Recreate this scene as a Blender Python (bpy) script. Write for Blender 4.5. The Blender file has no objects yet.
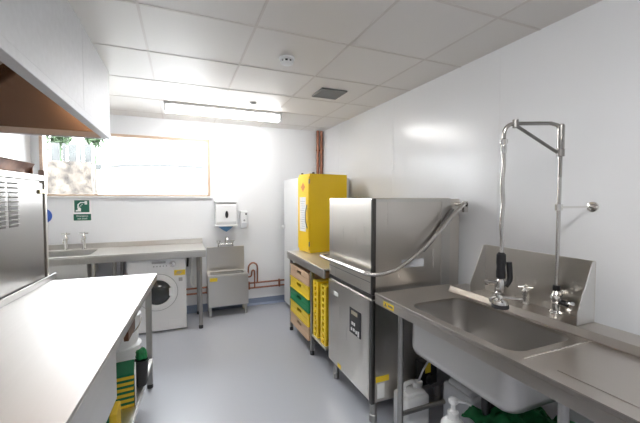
import bpy, bmesh, math, random
from mathutils import Vector, Matrix, noise
random.seed(7)
R = math.radians
SC = bpy.context.scene
COL = SC.collection

# ------------------------------------------------------------ camera, world, exposure
cd = bpy.data.cameras.new('camera'); cam = bpy.data.objects.new('camera', cd); COL.objects.link(cam)
cam.location = (0, 0, 1.5)
cam.rotation_euler = (R(90 - 2.3), 0, R(-22.5))
cd.sensor_width = 36; cd.lens = 335 / 640 * 36; cd.clip_start = 0.02
SC.camera = cam
SC.view_settings.view_transform = 'Standard'; SC.view_settings.look = 'None'
SC.view_settings.gamma = 1; SC.view_settings.use_curve_mapping = False
SC.view_settings.exposure = 1.85
LAMP = 9.0            # strength of the ceiling batten diffusers
SKY = 5.2
w = bpy.data.worlds.new('world'); SC.world = w; w.use_nodes = True
bg = w.node_tree.nodes['Background']; bg.inputs[0].default_value = (.93, .97, 1, 1); bg.inputs[1].default_value = SKY

# ------------------------------------------------------------ dimensions
XR, XL, YB, YF, ZC = 1.96, -1.52, 4.64, -3.2, 2.487

# ------------------------------------------------------------ materials
MATS = {}
def mat(name, col, rough=.5, metal=0, emit=0, bump=0, bscale=60, stretch=None, var=0, spec=None, coat=0, rvar=0):
    m = bpy.data.materials.new(name); m.use_nodes = True
    nt = m.node_tree; b = nt.nodes['Principled BSDF']
    b.inputs['Base Color'].default_value = (*col, 1); b.inputs['Roughness'].default_value = rough
    b.inputs['Metallic'].default_value = metal
    if spec is not None: b.inputs['Specular IOR Level'].default_value = spec
    if coat: b.inputs['Coat Weight'].default_value = coat; b.inputs['Coat Roughness'].default_value = .12
    if emit:
        b.inputs['Emission Color'].default_value = (*col, 1); b.inputs['Emission Strength'].default_value = emit
    if bump or var or rvar:
        tc = nt.nodes.new('ShaderNodeTexCoord'); mp = nt.nodes.new('ShaderNodeMapping')
        nt.links.new(tc.outputs['Object'], mp.inputs[0])
        if stretch: mp.inputs['Scale'].default_value = stretch
        n = nt.nodes.new('ShaderNodeTexNoise'); n.inputs['Scale'].default_value = bscale; n.inputs['Detail'].default_value = 4
        nt.links.new(mp.outputs[0], n.inputs[0])
        if bump:
            bp = nt.nodes.new('ShaderNodeBump'); bp.inputs['Strength'].default_value = bump; bp.inputs['Distance'].default_value = .01
            nt.links.new(n.outputs[0], bp.inputs['Height']); nt.links.new(bp.outputs[0], b.inputs['Normal'])
        if var:
            r = nt.nodes.new('ShaderNodeValToRGB')
            r.color_ramp.elements[0].position = .3; r.color_ramp.elements[1].position = .7
            r.color_ramp.elements[0].color = (*[c * (1 - var) for c in col], 1); r.color_ramp.elements[1].color = (*[min(1, c * (1 + var)) for c in col], 1)
            nt.links.new(n.outputs[0], r.inputs[0]); nt.links.new(r.outputs[0], b.inputs['Base Color'])
        if rvar:
            q = nt.nodes.new('ShaderNodeMapRange'); q.inputs[3].default_value = rough - rvar; q.inputs[4].default_value = rough + rvar
            nt.links.new(n.outputs[0], q.inputs[0]); nt.links.new(q.outputs[0], b.inputs['Roughness'])
    MATS[name] = m
    return m
mat('wall_panel', (.86, .873, .895), .22, bump=.03, bscale=3)
mat('ceiling_tile', (.76, .735, .71), .42, bump=.04, bscale=90)
mat('ceiling_bar', (.67, .63, .60), .4)
mat('joint', (.80, .81, .83), .3)
mat('vinyl_floor', (.44, .46, .51), .33, var=.10, bscale=300, rvar=.05)
mat('vinyl_cove', (.22, .27, .38), .4)
mat('steel', (.64, .61, .57), .29, 1, bump=.004, bscale=60, stretch=(1, 1, .03), rvar=.04)
mat('steel_h', (.60, .585, .56), .30, 1, bump=.004, bscale=60, stretch=(.03, .03, 1), rvar=.04)
mat('steel_top', (.70, .685, .66), .42, 1, bump=.004, bscale=60, stretch=(1, .03, 1), rvar=.05)
mat('steel_dull', (.68, .675, .66), .40, 1, bump=.002, bscale=30, rvar=.05)
mat('steel_grey', (.36, .35, .34), .30, 1, bump=.004, bscale=60, stretch=(.03, .03, 1), rvar=.04)
mat('steel_worn', (.52, .51, .50), .46, 1, bump=.004, bscale=60, stretch=(1, .03, 1), rvar=.06)
mat('steel_sink', (.52, .485, .45), .30, 1, bump=.004, bscale=60, stretch=(1, .03, 1), rvar=.05)
mat('steel_bowl', (.56, .545, .53), .36, 1, rvar=.05, bscale=30)
mat('steel_dark', (.30, .29, .28), .32, 1, rvar=.05, bscale=20)
mat('hood_skin', (.50, .51, .53), .60, .55, bump=.003, bscale=30, rvar=.08, var=.05)
mat('hood_inside', (.52, .39, .31), .26, 1)
mat('trim_dark', (.12, .115, .11), .3, 1)
mat('pipe_chrome', (.40, .385, .37), .2, 1)
mat('chrome', (.80, .79, .77), .10, 1)
mat('tube_steel', (.62, .60, .58), .24, 1)
mat('leg_steel', (.42, .41, .40), .34, 1)
mat('copper', (.36, .17, .115), .38, 1, var=.2, bscale=25)
mat('yellow_paint', (1.0, .66, .012), .35, bump=.02, bscale=60)
mat('yellow_plastic', (.97, .70, .035), .35)
mat('green_plastic', (.01, .27, .10), .35)
mat('tan_plastic', (.72, .50, .33), .42)
mat('white_plastic', (.86, .87, .88), .3)
mat('white_enamel', (.88, .89, .90), .2)
mat('offwhite_paint', (.80, .81, .82), .32)
mat('grey_plastic', (.45, .46, .47), .4)
mat('clear_plastic', (.60, .62, .66), .3)
mat('black_plastic', (.015, .015, .017), .3)
mat('dark_rubber', (.03, .03, .033), .6)
mat('dark_glass', (.03, .034, .036), .06, coat=.5)
mat('display', (.45, .40, .28), .3)
mat('sticker_yellow', (.93, .68, .04), .5)
mat('sticker_white', (.88, .88, .86), .5)
mat('print_grey', (.42, .42, .43), .6)
mat('print_red', (.70, .24, .04), .5)
mat('sign_green', (.012, .13, .085), .45)
mat('sign_white', (.88, .89, .88), .5)
mat('sign_blue', (.04, .13, .55), .4)
mat('paper_blue', (.16, .36, .60), .8)
mat('wood_frame', (.66, .49, .37), .45, var=.12, bscale=8, stretch=(8, 1, 8))
mat('sill_white', (.86, .86, .85), .35)
mat('vent_grey', (.20, .20, .20), .5)
mat('rust_metal', (.17, .085, .055), .35, .7, var=.35, bscale=18)
mat('brass_old', (.46, .42, .25), .35, .8)
mat('cloth_green', (.008, .20, .06), .6, var=.35, bscale=24)
mat('blue_cap', (.03, .035, .22), .35)
mat('sponge_yellow', (.62, .42, .03), .9, bump=.3, bscale=200)
mat('scourer_green', (.008, .13, .055), .95, bump=.4, bscale=250)
mat('stone', (.065, .055, .046), .9, var=.75, bscale=9)
mat('ground', (.34, .34, .30), .9, var=.2, bscale=6)
mat('fence_grey', (.052, .056, .056), .8, var=.2, bscale=6)
mat('tank_white', (.82, .82, .82), .5)
mat('leaf', (.022, .045, .016), .7, var=.5, bscale=15)
mat('render_wall', (.75, .74, .72), .8, var=.05)
mat('diffuser', (1, .985, .96), .4, emit=LAMP)
mat('diffuser_fill', (1, .985, .96), .4, emit=LAMP * 1.1)
mat('warm_bulb', (1, .62, .34), .4, emit=10)
mat('filament_red', (.7, .08, .05), .4)
g = bpy.data.materials.new('window_glass'); g.use_nodes = True; nt = g.node_tree
for n in list(nt.nodes): nt.nodes.remove(n)
o_ = nt.nodes.new('ShaderNodeOutputMaterial'); mx = nt.nodes.new('ShaderNodeMixShader'); fr = nt.nodes.new('ShaderNodeFresnel')
t_ = nt.nodes.new('ShaderNodeBsdfTransparent'); gl = nt.nodes.new('ShaderNodeBsdfGlossy'); gl.inputs['Roughness'].default_value = .02
fr.inputs[0].default_value = 1.3
nt.links.new(fr.outputs[0], mx.inputs[0]); nt.links.new(t_.outputs[0], mx.inputs[1]); nt.links.new(gl.outputs[0], mx.inputs[2]); nt.links.new(mx.outputs[0], o_.inputs[0])
MATS['window_glass'] = g

# ------------------------------------------------------------ mesh helpers
class MB:
    """collects shapes, given in world (or framed) coordinates, into one mesh"""
    def __init__(s, frame=None): s.bm = bmesh.new(); s.f = frame
    def _merge(s, b):
        me = bpy.data.meshes.new('tmp'); b.to_mesh(me); b.free(); s.bm.from_mesh(me); bpy.data.meshes.remove(me); return s
    def box(s, x0, x1, y0, y1, z0, z1, bev=.003, seg=2, mtx=None):
        b = bmesh.new(); bmesh.ops.create_cube(b, size=1)
        for v in b.verts: v.co = ((x0 + x1) / 2 + v.co.x * (x1 - x0), (y0 + y1) / 2 + v.co.y * (y1 - y0), (z0 + z1) / 2 + v.co.z * (z1 - z0))
        bev = min(bev, .45 * min(abs(x1 - x0), abs(y1 - y0), abs(z1 - z0)))
        if bev > 0: bmesh.ops.bevel(b, geom=b.edges[:], offset=bev, segments=seg, affect='EDGES', profile=.5)
        if mtx: b.transform(mtx)
        return s._merge(b)
    def tube(s, pts, r, seg=12, caps=True, closed=False):
        b = bmesh.new(); P = [Vector(p) for p in pts]; n = len(P)
        rr = r if isinstance(r, (list, tuple)) else [r] * n
        T = []
        for i in range(n):
            a = P[i - 1] if (i or closed) else P[0]; c = P[(i + 1) % n] if (i < n - 1 or closed) else P[i]
            T.append((c - a).normalized())
        up = Vector((0, 0, 1)) if abs(T[0].z) < .9 else Vector((1, 0, 0))
        u = T[0].cross(up).normalized(); rings = []
        for i in range(n):
            u = (u - T[i] * u.dot(T[i])).normalized(); v = T[i].cross(u)
            rings.append([b.verts.new(P[i] + (u * math.cos(k * 2 * math.pi / seg) + v * math.sin(k * 2 * math.pi / seg)) * rr[i]) for k in range(seg)])
        for i in range(n if closed else n - 1):
            A, B = rings[i], rings[(i + 1) % n]
            for k in range(seg): b.faces.new((A[k], A[(k + 1) % seg], B[(k + 1) % seg], B[k]))
        if caps and not closed: b.faces.new(rings[0][::-1]); b.faces.new(rings[-1])
        bmesh.ops.recalc_face_normals(b, faces=b.faces[:])
        return s._merge(b)
    def lathe(s, prof, c, axis='z', seg=24):
        b = bmesh.new(); c = Vector(c); rings = []
        for r, h in prof:
            ring = []
            for k in range(seg):
                a = 2 * math.pi * k / seg; x, y = max(r, .0002) * math.cos(a), max(r, .0002) * math.sin(a)
                q = {'z': (x, y, h), 'y': (x, h, y), 'x': (h, x, y)}[axis]
                ring.append(b.verts.new(c + Vector(q)))
            rings.append(ring)
        for A, B in zip(rings, rings[1:]):
            for k in range(seg): b.faces.new((A[k], A[(k + 1) % seg], B[(k + 1) % seg], B[k]))
        b.faces.new(rings[0][::-1]); b.faces.new(rings[-1])
        bmesh.ops.recalc_face_normals(b, faces=b.faces[:])
        return s._merge(b)
    def prism(s, poly, axis, lo, hi, bev=0):
        b = bmesh.new()
        def q(p, h): return {'x': (h, p[0], p[1]), 'y': (p[0], h, p[1]), 'z': (p[0], p[1], h)}[axis]
        A = [b.verts.new(q(p, lo)) for p in poly]; B = [b.verts.new(q(p, hi)) for p in poly]; n = len(poly)
        b.faces.new(A[::-1]); b.faces.new(B)
        for k in range(n): b.faces.new((A[k], A[(k + 1) % n], B[(k + 1) % n], B[k]))
        bmesh.ops.recalc_face_normals(b, faces=b.faces[:])
        if bev: bmesh.ops.bevel(b, geom=b.edges[:], offset=bev, segments=2, affect='EDGES', profile=.5)
        return s._merge(b)
    def holed_slab(s, x0, x1, y0, y1, z0, z1, hx0, hx1, hy0, hy1, rad, seg=6):
        """slab with a rounded rectangular hole"""
        b = bmesh.new()
        outer = [(x0, y0), (x1, y0), (x1, y1), (x0, y1)]; inner = rrect(hx0, hx1, hy0, hy1, rad, seg)
        sides = []
        for z in (z0, z1):
            vo = [b.verts.new((*p, z)) for p in outer]; vi = [b.verts.new((*p, z)) for p in inner]
            eo = [b.edges.new((vo[k], vo[(k + 1) % 4])) for k in range(4)]; ei = [b.edges.new((vi[k], vi[(k + 1) % len(vi)])) for k in range(len(vi))]
            bmesh.ops.triangle_fill(b, use_beauty=True, use_dissolve=False, edges=eo + ei)
            sides.append((vo, vi))
        for j in (0, 1):
            A, B = sides[0][j], sides[1][j]; n = len(A)
            for k in range(n): b.faces.new((A[k], A[(k + 1) % n], B[(k + 1) % n], B[k]))
        bmesh.ops.recalc_face_normals(b, faces=b.faces[:])
        return s._merge(b)
    def bowl(s, x0, x1, y0, y1, rad, ztop, depth, th=.004, seg=6, fillet=.05, slope=.0):
        """pressed bowl, open at the top, inside and outside skins"""
        b = bmesh.new(); prof = [(0, 0)]
        for k in range(7):
            a = k / 6 * math.pi / 2
            prof.append((fillet * (1 - math.cos(a)) + slope, -(depth - fillet) - fillet * math.sin(a)))
        def skin(grow, dz):
            rings = []
            for ins, z in prof:
                i = ins - grow
                rings.append([b.verts.new((*p, ztop + z + (dz if z else 0))) for p in rrect(x0 + i, x1 - i, y0 + i, y1 - i, max(rad - ins + grow, .012), seg)])
            for A, B in zip(rings, rings[1:]):
                for k in range(len(A)): b.faces.new((A[k], A[(k + 1) % len(A)], B[(k + 1) % len(A)], B[k]))
            b.faces.new(rings[-1]); return rings[0]
        A = skin(0, 0); B = skin(th, -th)
        for k in range(len(A)): b.faces.new((A[k], A[(k + 1) % len(A)], B[(k + 1) % len(A)], B[k]))
        bmesh.ops.recalc_face_normals(b, faces=b.faces[:])
        return s._merge(b)
    def build(s, name, material, parent=None, ang=35, label=None, origin=None):
        me = bpy.data.meshes.new(name)
        if s.f: s.bm.transform(s.f)
        if parent is not None:
            org = Vector(parent['_o'])
        else:
            xs = [v.co for v in s.bm.verts]
            org = Vector(origin) if origin else Vector((sum(v.x for v in xs) / len(xs), sum(v.y for v in xs) / len(xs), min(v.z for v in xs)))
        s.bm.transform(Matrix.Translation(-org))
        s.bm.to_mesh(me); s.bm.free()
        for p in me.polygons: p.use_smooth = True
        me.set_sharp_from_angle(angle=R(ang))
        o = bpy.data.objects.new(name, me); COL.objects.link(o); me.materials.append(MATS[material])
        o['_o'] = org[:]
        if ang < 100:
            wn = o.modifiers.new('normals', 'WEIGHTED_NORMAL'); wn.weight = 80; wn.keep_sharp = True
        if parent is not None: o.parent = parent
        else: o.location = org
        if label: o['label'] = label
        return o
def rrect(x0, x1, y0, y1, r, seg=6):
    r = min(r, (x1 - x0) / 2 - 1e-4, (y1 - y0) / 2 - 1e-4); out = []
    for cx, cy, a0 in ((x1 - r, y1 - r, 0), (x0 + r, y1 - r, 90), (x0 + r, y0 + r, 180), (x1 - r, y0 + r, 270)):
        for k in range(seg + 1):
            a = R(a0 + 90 * k / seg); out.append((cx + r * math.cos(a), cy + r * math.sin(a)))
    return out
def curve(pts, n=8):
    """Catmull-Rom through the points"""
    P = [Vector(p) for p in pts]; P = [P[0] * 2 - P[1]] + P + [P[-1] * 2 - P[-2]]; out = []
    for i in range(1, len(P) - 2):
        for k in range(n):
            t = k / n; a, b, c, d = P[i - 1:i + 3]
            out.append(.5 * ((2 * b) + (c - a) * t + (2 * a - 5 * b + 4 * c - d) * t * t + (3 * b - a - 3 * c + d) * t ** 3))
    out.append(P[-2]); return out
def tag(o, label, cat, group=None):
    o['label'] = label; o['category'] = cat
    if group: o['group'] = group
    return o
def thing(name, loc, label, cat, group=None):
    o = bpy.data.objects.new(name, None); COL.objects.link(o); o.location = loc; o.empty_display_size = .1
    o['_o'] = tuple(loc); return tag(o, label, cat, group)
def struct(name, mb, m, ang=35):
    o = mb.build(name, m, None, ang); o['kind'] = 'structure'; return o
def kids(o): return [c for c in bpy.data.objects if c.parent == o]
def dup(root, loc, label, rotz=None, mats=None):
    r = root.copy(); COL.objects.link(r); r.location = loc; r['label'] = label
    if rotz is not None: r.rotation_euler = (0, 0, rotz)
    for ch in kids(root):
        c = ch.copy(); COL.objects.link(c); c.parent = r
        for gch in kids(ch):
            d = gch.copy(); COL.objects.link(d); d.parent = c
    return r
def text_mesh(body, size, mtx, name, material, parent):
    cu = bpy.data.curves.new('t', 'FONT'); cu.body = body; cu.size = size; cu.extrude = .0006; cu.align_x = 'CENTER'; cu.align_y = 'CENTER'
    to = bpy.data.objects.new('t', cu); COL.objects.link(to)
    me = bpy.data.meshes.new_from_object(to.evaluated_get(bpy.context.evaluated_depsgraph_get()))
    bpy.data.objects.remove(to); bpy.data.curves.remove(cu)
    mb = MB(); mb.bm.from_mesh(me); mb.bm.transform(mtx); bpy.data.meshes.remove(me)
    return mb.build(name, material, parent)

# ------------------------------------------------------------ the room
WX0, WX1, WZ0, WZ1 = -1.43, .345, 1.525, 2.25
struct('floor', MB().box(XL - .12, XR + .12, YF - .12, YB + .12, -.1, 0, 0), 'vinyl_floor')
struct('ceiling', MB().box(XL - .12, XR + .12, YF - .12, YB + .12, ZC, ZC + .1, 0), 'ceiling_tile')
struct('wall_right', MB().box(XR, XR + .12, YF - .12, YB + .12, 0, ZC, 0), 'wall_panel')
struct('wall_left', MB().box(XL - .12, XL, YF - .12, YB + .12, 0, ZC, 0), 'wall_panel')
struct('wall_front', MB().box(XL, XR, YF - .12, YF, 0, ZC, 0), 'wall_panel')
wb = MB()
wb.box(XL, WX0, YB, YB + .12, 0, ZC, 0); wb.box(WX1, XR, YB, YB + .12, 0, ZC, 0)
wb.box(WX0, WX1, YB, YB + .12, 0, WZ0, 0); wb.box(WX0, WX1, YB, YB + .12, WZ1, ZC, 0)
struct('wall_back', wb, 'wall_panel')
struct('baseboard_back', MB().prism([(YB, .004), (YB, .10), (YB - .004, .10), (YB - .008, .03), (YB - .035, .004)], 'x', XL, XR), 'vinyl_cove')
struct('baseboard_right', MB().prism([(XR, .004), (XR, .10), (XR - .004, .10), (XR - .008, .03), (XR - .035, .004)], 'y', YF, YB), 'vinyl_cove')
# ceiling grid: exposed bars between 600 mm tiles
gb = MB()
for i in range(-2, 4):
    x = -.19 + .603 * i
    if XL < x < XR: gb.box(x - .007, x + .007, YF, YB, ZC - .003, ZC, 0)
y = 2.565 - .603 * 7
while y < YB:
    if y > YF: gb.box(XL, XR, y - .007, y + .007, ZC - .003, ZC, 0)
    y += .603
struct('trim_1', gb, 'ceiling_bar')
tb = MB()
for y in (-.81, .405, 1.62, 2.83, 4.04): tb.box(XR - .0015, XR, y - .004, y + .004, .1, ZC, 0)
tb.box(1.318, 1.326, YB - .0015, YB, .1, ZC, 0); tb.box(.60, .606, YB - .0015, YB, 1.0, ZC, 0)
struct('trim_2', tb, 'joint')
# window
win = bpy.data.objects.new('window_1', None); COL.objects.link(win); win.location = (-.55, YB, WZ0); win['_o'] = (-.55, YB, WZ0); win['kind'] = 'structure'
fr_ = MB()
for a in ((WX0 - .012, WX0 + .02, WZ0, WZ1), (WX1 - .022, WX1 + .012, WZ0, WZ1), (WX0 - .012, WX1 + .012, WZ1 - .02, WZ1 + .012), (WX0, WX1, WZ0 - .001, WZ0 + .02)):
    fr_.box(a[0], a[1], YB - .014, YB + .1, a[2], a[3], .003)
fr_.build('window_frame', 'wood_frame', win)
MB().box(WX0 + .02, WX1 - .022, YB + .07, YB + .076, WZ0 + .02, WZ1 - .02, 0).build('window_pane', 'window_glass', win)
MB().box(WX0 - .03, WX1 + .05, YB - .035, YB + .1, WZ0 - .022, WZ0 - .001, .005).build('window_sill', 'sill_white', win)

# ------------------------------------------------------------ outside the window
struct('ground', MB().box(-6, 5, YB + .13, 14, -.3, -.1, 0), 'ground')
def rough_block(name, x0, x1, y0, y1, z0, z1, m, amp, n=18):
    b = MB(); nx = n; nz = max(3, int(n * (z1 - z0) / (x1 - x0)))
    bm = bmesh.new(); bmesh.ops.create_cube(bm, size=1); bmesh.ops.subdivide_edges(bm, edges=bm.edges[:], cuts=7, use_grid_fill=True)
    for v in bm.verts:
        v.co = ((x0 + x1) / 2 + v.co.x * (x1 - x0), (y0 + y1) / 2 + v.co.y * (y1 - y0), (z0 + z1) / 2 + v.co.z * (z1 - z0))
        d = noise.noise_vector(v.co * 4); v.co += d * amp
    b._merge(bm); return b.build(name, m)
tag(rough_block('stone_wall', -3.2, -1.33, 6.4, 6.8, -.1, 2.08, 'stone', .03), 'low rough stone wall seen outside through the left of the window', 'wall')
sf = thing('slatted_fence', (-1.9, 6.95, -.1), 'grey slatted fence panels outside, above the stone wall', 'fence')
for xa, xb in ((-2.30, -2.17), (-2.13, -2.06), (-2.01, -1.89), (-1.85, -1.805), (-1.765, -1.65), (-1.61, -1.575), (-1.535, -1.43)):
    MB().box(xa, xb, 6.95, 6.98, -.1, 2.43).build('board', 'fence_grey', sf)
MB().box(-2.5, -1.3, 6.985, 7.02, 2.0, 2.1).build('rail', 'fence_grey', sf)
tk = thing('water_tank', (-.2, 7.0, -.1), 'large white round tank standing outside the window', 'tank')
MB().lathe([(1.08, 0), (1.1, .04), (1.1, 2.18), (1.07, 2.22), (.6, 2.27), (.02, 2.28)], (-.2, 7.75, -.1), seg=48).build('tank_body', 'tank_white', tk)
MB().lathe([(1.1, 0), (1.125, .01), (1.125, .04), (1.1, .05)], (-.2, 7.75, 2.06), seg=48).build('rim', 'fence_grey', tk)
def shrub(x, y, z, r, n, label):
    b = MB(); bm = bmesh.new(); rnd = random.Random(int(x * 100))
    for k in range(n):
        c = Vector((rnd.gauss(0, .45), rnd.gauss(0, .3), rnd.gauss(0, .4))) * r + Vector((x, y, z))
        d1 = Vector((rnd.uniform(-1, 1), rnd.uniform(-1, 1), rnd.uniform(-1, 1))).normalized() * .07; d2 = d1.orthogonal().normalized() * .03
        bm.faces.new([bm.verts.new(c - d1), bm.verts.new(c + d2), bm.verts.new(c + d1), bm.verts.new(c - d2)])
    b._merge(bm)
    b.tube([(x, y, -.1), (x + .02, y, z - r * .3), (x, y, z + r * .3)], [.03, .02, .008], 8)
    return tag(b.build('shrub', 'leaf'), label, 'shrub')
shrub(-2.25, 8.3, 2.72, .22, 260, 'leafy green shrub outside behind the slatted fence, farther left')
shrub(-1.78, 8.9, 2.85, .2, 240, 'leafy green shrub outside behind the slatted fence, nearer the tank')

# ------------------------------------------------------------ ceiling things
def batten(x0, x1, y0, y1, label, dm='diffuser'):
    t = thing('ceiling_light', ((x0 + x1) / 2, (y0 + y1) / 2, ZC), label, 'ceiling light', 'ceiling lights')
    MB().box(x0, x1, y0 - .012, y1 + .012, ZC - .03, ZC - .0005, .004).build('housing', 'white_plastic', t)
    prof = [(y0 + .01, ZC - .03), (y0, ZC - .045), (y0 + .03, ZC - .085), ((y0 + y1) / 2, ZC - .095), (y1 - .03, ZC - .085), (y1, ZC - .045), (y1 - .01, ZC - .03)]
    MB().prism(prof, 'x', x0 + .03, x1 - .03).build('diffuser', dm, t)
    for a in (x0, x1 - .028): MB().box(a, a + .028, y0 - .002, y1 + .002, ZC - .098, ZC - .028, .01).build('end_cap', 'white_plastic', t)
    return t
batten(-.15, 1.09, 3.79, 3.94, 'long white lit ceiling light near the back wall')
batten(-.2, 1.02, -.2, .04, 'added unseen white ceiling light overhead, filling the room from the camera side', 'diffuser_fill')  # added batten above the camera, out of view, as fill light
sd = thing('smoke_detector', (.705, 2.31, ZC), 'round white smoke detector with dark slots on the ceiling', 'smoke detector')
MB().lathe([(.055, 0), (.055, -.012), (.05, -.016)], (.705, 2.31, ZC - .0005), seg=32).build('base', 'white_plastic', sd)
MB().lathe([(.03, -.0165), (.036, -.018), (.036, -.034), (.03, -.036)], (.705, 2.31, ZC), seg=32).build('sensor_core', 'black_plastic', sd)
MB().lathe([(.046, -.034), (.044, -.040), (.03, -.047), (.012, -.05)], (.705, 2.31, ZC), seg=32).build('cover', 'white_plastic', sd)
for k in range(8):
    a = k * math.pi / 4; m = Matrix.Translation((.705, 2.31, ZC - .026)) @ Matrix.Rotation(a, 4, 'Z')
    MB().box(.034, .047, -.005, .005, -.0095, .0085, .001, 1, m).build('rib', 'white_plastic', sd)
cv = thing('ceiling_vent', (1.30, 2.92, ZC), 'dark grey square ventilation grille in the ceiling', 'vent')
vf = MB()
x0, x1, y0, y1 = 1.175, 1.43, 2.79, 3.05
vf.box(x0, x1, y0, y0 + .02, ZC - .014, ZC - .0005); vf.box(x0, x1, y1 - .02, y1, ZC - .014, ZC - .0005); vf.box(x0, x0 + .02, y0, y1, ZC - .014, ZC - .0005); vf.box(x1 - .02, x1, y0, y1, ZC - .014, ZC - .0005)
vf.build('frame', 'vent_grey', cv)
MB().box(x0 + .01, x1 - .01, y0 + .01, y1 - .01, ZC - .004, ZC - .0005, 0).build('backing', 'black_plastic', cv)
for k in range(9):
    xx = x0 + .035 + k * .0235; m = Matrix.Translation((xx, 0, ZC - .009)) @ Matrix.Rotation(R(35), 4, 'Y')
    MB().box(-.009, .009, y0 + .02, y1 - .02, -.001, .001, 0, 1, m).build('slat', 'vent_grey', cv)
cs = thing('ceiling_sensor', (.705, 3.52, ZC), 'small flat round disc on the ceiling by the lit light', 'sensor')
MB().lathe([(.04, 0), (.04, -.006), (.03, -.012)], (.705, 3.52, ZC - .0005)).build('plate', 'grey_plastic', cs)
MB().lathe([(.018, -.012), (.017, -.018), (.008, -.022)], (.705, 3.52, ZC)).build('lens', 'white_plastic', cs)

# ------------------------------------------------------------ extraction hood
HX, HY, HZ = -.505, 3.075, 1.958
hd = thing('extraction_hood', (-1.0, 1.7, HZ), 'large stainless steel extraction hood hanging from the ceiling above the appliance', 'hood')
YS = 2.31; HN = .2
MB().box(HX - .03, HX, HN, YS - .0015, HZ + .045, ZC - .001, .002).build('front_panel', 'hood_skin', hd)
MB().box(HX - .03, HX, YS + .0015, HY, HZ + .045, ZC - .001, .002).build('front_panel', 'hood_skin', hd)
MB().box(XL + .002, HX - .031, HY - .03, HY, HZ + .045, ZC - .001, .002).build('end_panel', 'hood_skin', hd)
MB().box(XL + .002, HX - .031, HN, HN + .03, HZ + .045, ZC - .001, .002).build('end_panel', 'hood_skin', hd)
MB().box(HX - .05, HX + .004, HN, HY + .004, HZ, HZ + .044, .006).build('lip', 'hood_skin', hd)
MB().box(XL + .002, HX - .051, HY - .05, HY + .004, HZ, HZ + .044, .006).build('lip', 'hood_skin', hd)
MB().box(HX - .045, HX - .0305, HN + .03, HY - .045, HZ + .046, ZC - .03, .001).build('lining', 'hood_inside', hd)
MB().box(XL + .004, HX - .046, HY - .045, HY - .0305, HZ + .046, ZC - .03, .001).build('lining', 'hood_inside', hd)
MB().box(XL + .004, HX - .046, HN + .03, HY - .046, ZC - .029, ZC - .002, .001).build('lining', 'hood_inside', hd)
MB().box(XL + .003, XL + .015, HN + .03, HY - .046, HZ + .0, ZC - .03, .001).build('back_lining', 'hood_inside', hd)
for k in range(5):
    y0 = .35 + k * .52; fb = MB()
    m = Matrix.Translation((-1.26, y0 + .25, 2.28)) @ Matrix.Rotation(R(-42), 4, 'Y')
    for q in range(8): fb.box(-.24 + q * .06, -.20 + q * .06, -.24, .24, -.012, .012, .003, 1, m)
    fb.box(-.25, .25, -.25, -.235, -.02, .02, .002, 1, m); fb.box(-.25, .25, .235, .25, -.02, .02, .002, 1, m)
    fb.build('grease_filter', 'steel_dark', hd)
for y in (2.45, 1.2):
    l = MB().lathe([(.075, 0), (.075, -.03), (.06, -.04)], (-.78, y, ZC - .03)).build('lamp_base', 'steel_dark', hd)
    MB().lathe([(.055, -.04), (.06, -.07), (.045, -.11), (.015, -.125)], (-.78, y, ZC - .03)).build('bulb', 'warm_bulb', l)

# ------------------------------------------------------------ left worktop, turned a little with its row
LM = Matrix.Translation((-.187, 2.95, 0)) @ Matrix.Rotation(R(-3.24), 4, 'Z')      # local: -y runs towards the camera, -x to the left
LW, LL = .70, 2.45
wt = thing('worktop_table', LM @ Vector((-.35, -1.2, 0)), 'long stainless steel worktop table running along the left towards the window', 'table')
MB(LM).box(-LW, 0, -LL, 0, .884, .9, .004).build('worktop', 'steel_worn', wt)
fa = MB(LM); fa.box(-.018, -.0005, -LL, 0, .85, .8835, .003); fa.box(-LW, -.0185, -.018, -.0005, .85, .8835, .003); fa.build('fascia', 'steel_h', wt)
MB(LM).box(-LW - .008, -LW + .004, -LL, .09, .90, .94, .004).build('upstand', 'steel_worn', wt)
for x, y in ((-.06, -.04), (-.66, -.05), (-.06, -2.4), (-.66, -2.4)):
    l = MB(LM).box(x - .02, x + .02, y - .02, y + .02, .03, .85, .004).build('leg', 'leg_steel', wt)
    MB(LM).lathe([(.012, .03), (.022, .02), (.022, .0005)], (x, y, 0)).build('foot', 'dark_rubber', l)
SHZ = .255
MB(LM).box(-.69, -.03, -LL + .05, -.09, SHZ - .03, SHZ, .004).build('shelf', 'steel_dull', wt)
MB(LM).box(-.62, -.022, -2.33, -1.245, .602, .8495, .004).build('drawer_box', 'steel_h', wt)
MB(LM).box(-.021, -.0175, -2.32, -1.26, .834, .8492, .001, 1).build('drawer_rim', 'steel_top', wt)
MB(LM).box(-.045, -.022, -.98, -.80, .752, .8495, .003).build('bracket', 'rust_metal', wt)

def tray_mb(w, d, h, M, wall=.012):
    b = MB(M); b.box(-w / 2, w / 2, -d / 2, d / 2, 0, .008, .002)
    for a in ((-w / 2, -w / 2 + wall, -d / 2, d / 2), (w / 2 - wall, w / 2, -d / 2, d / 2), (-w / 2 + wall, w / 2 - wall, -d / 2, -d / 2 + wall), (-w / 2 + wall, w / 2 - wall, d / 2 - wall, d / 2)): b.box(*a, .006, h - .004, .003)
    return b
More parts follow.
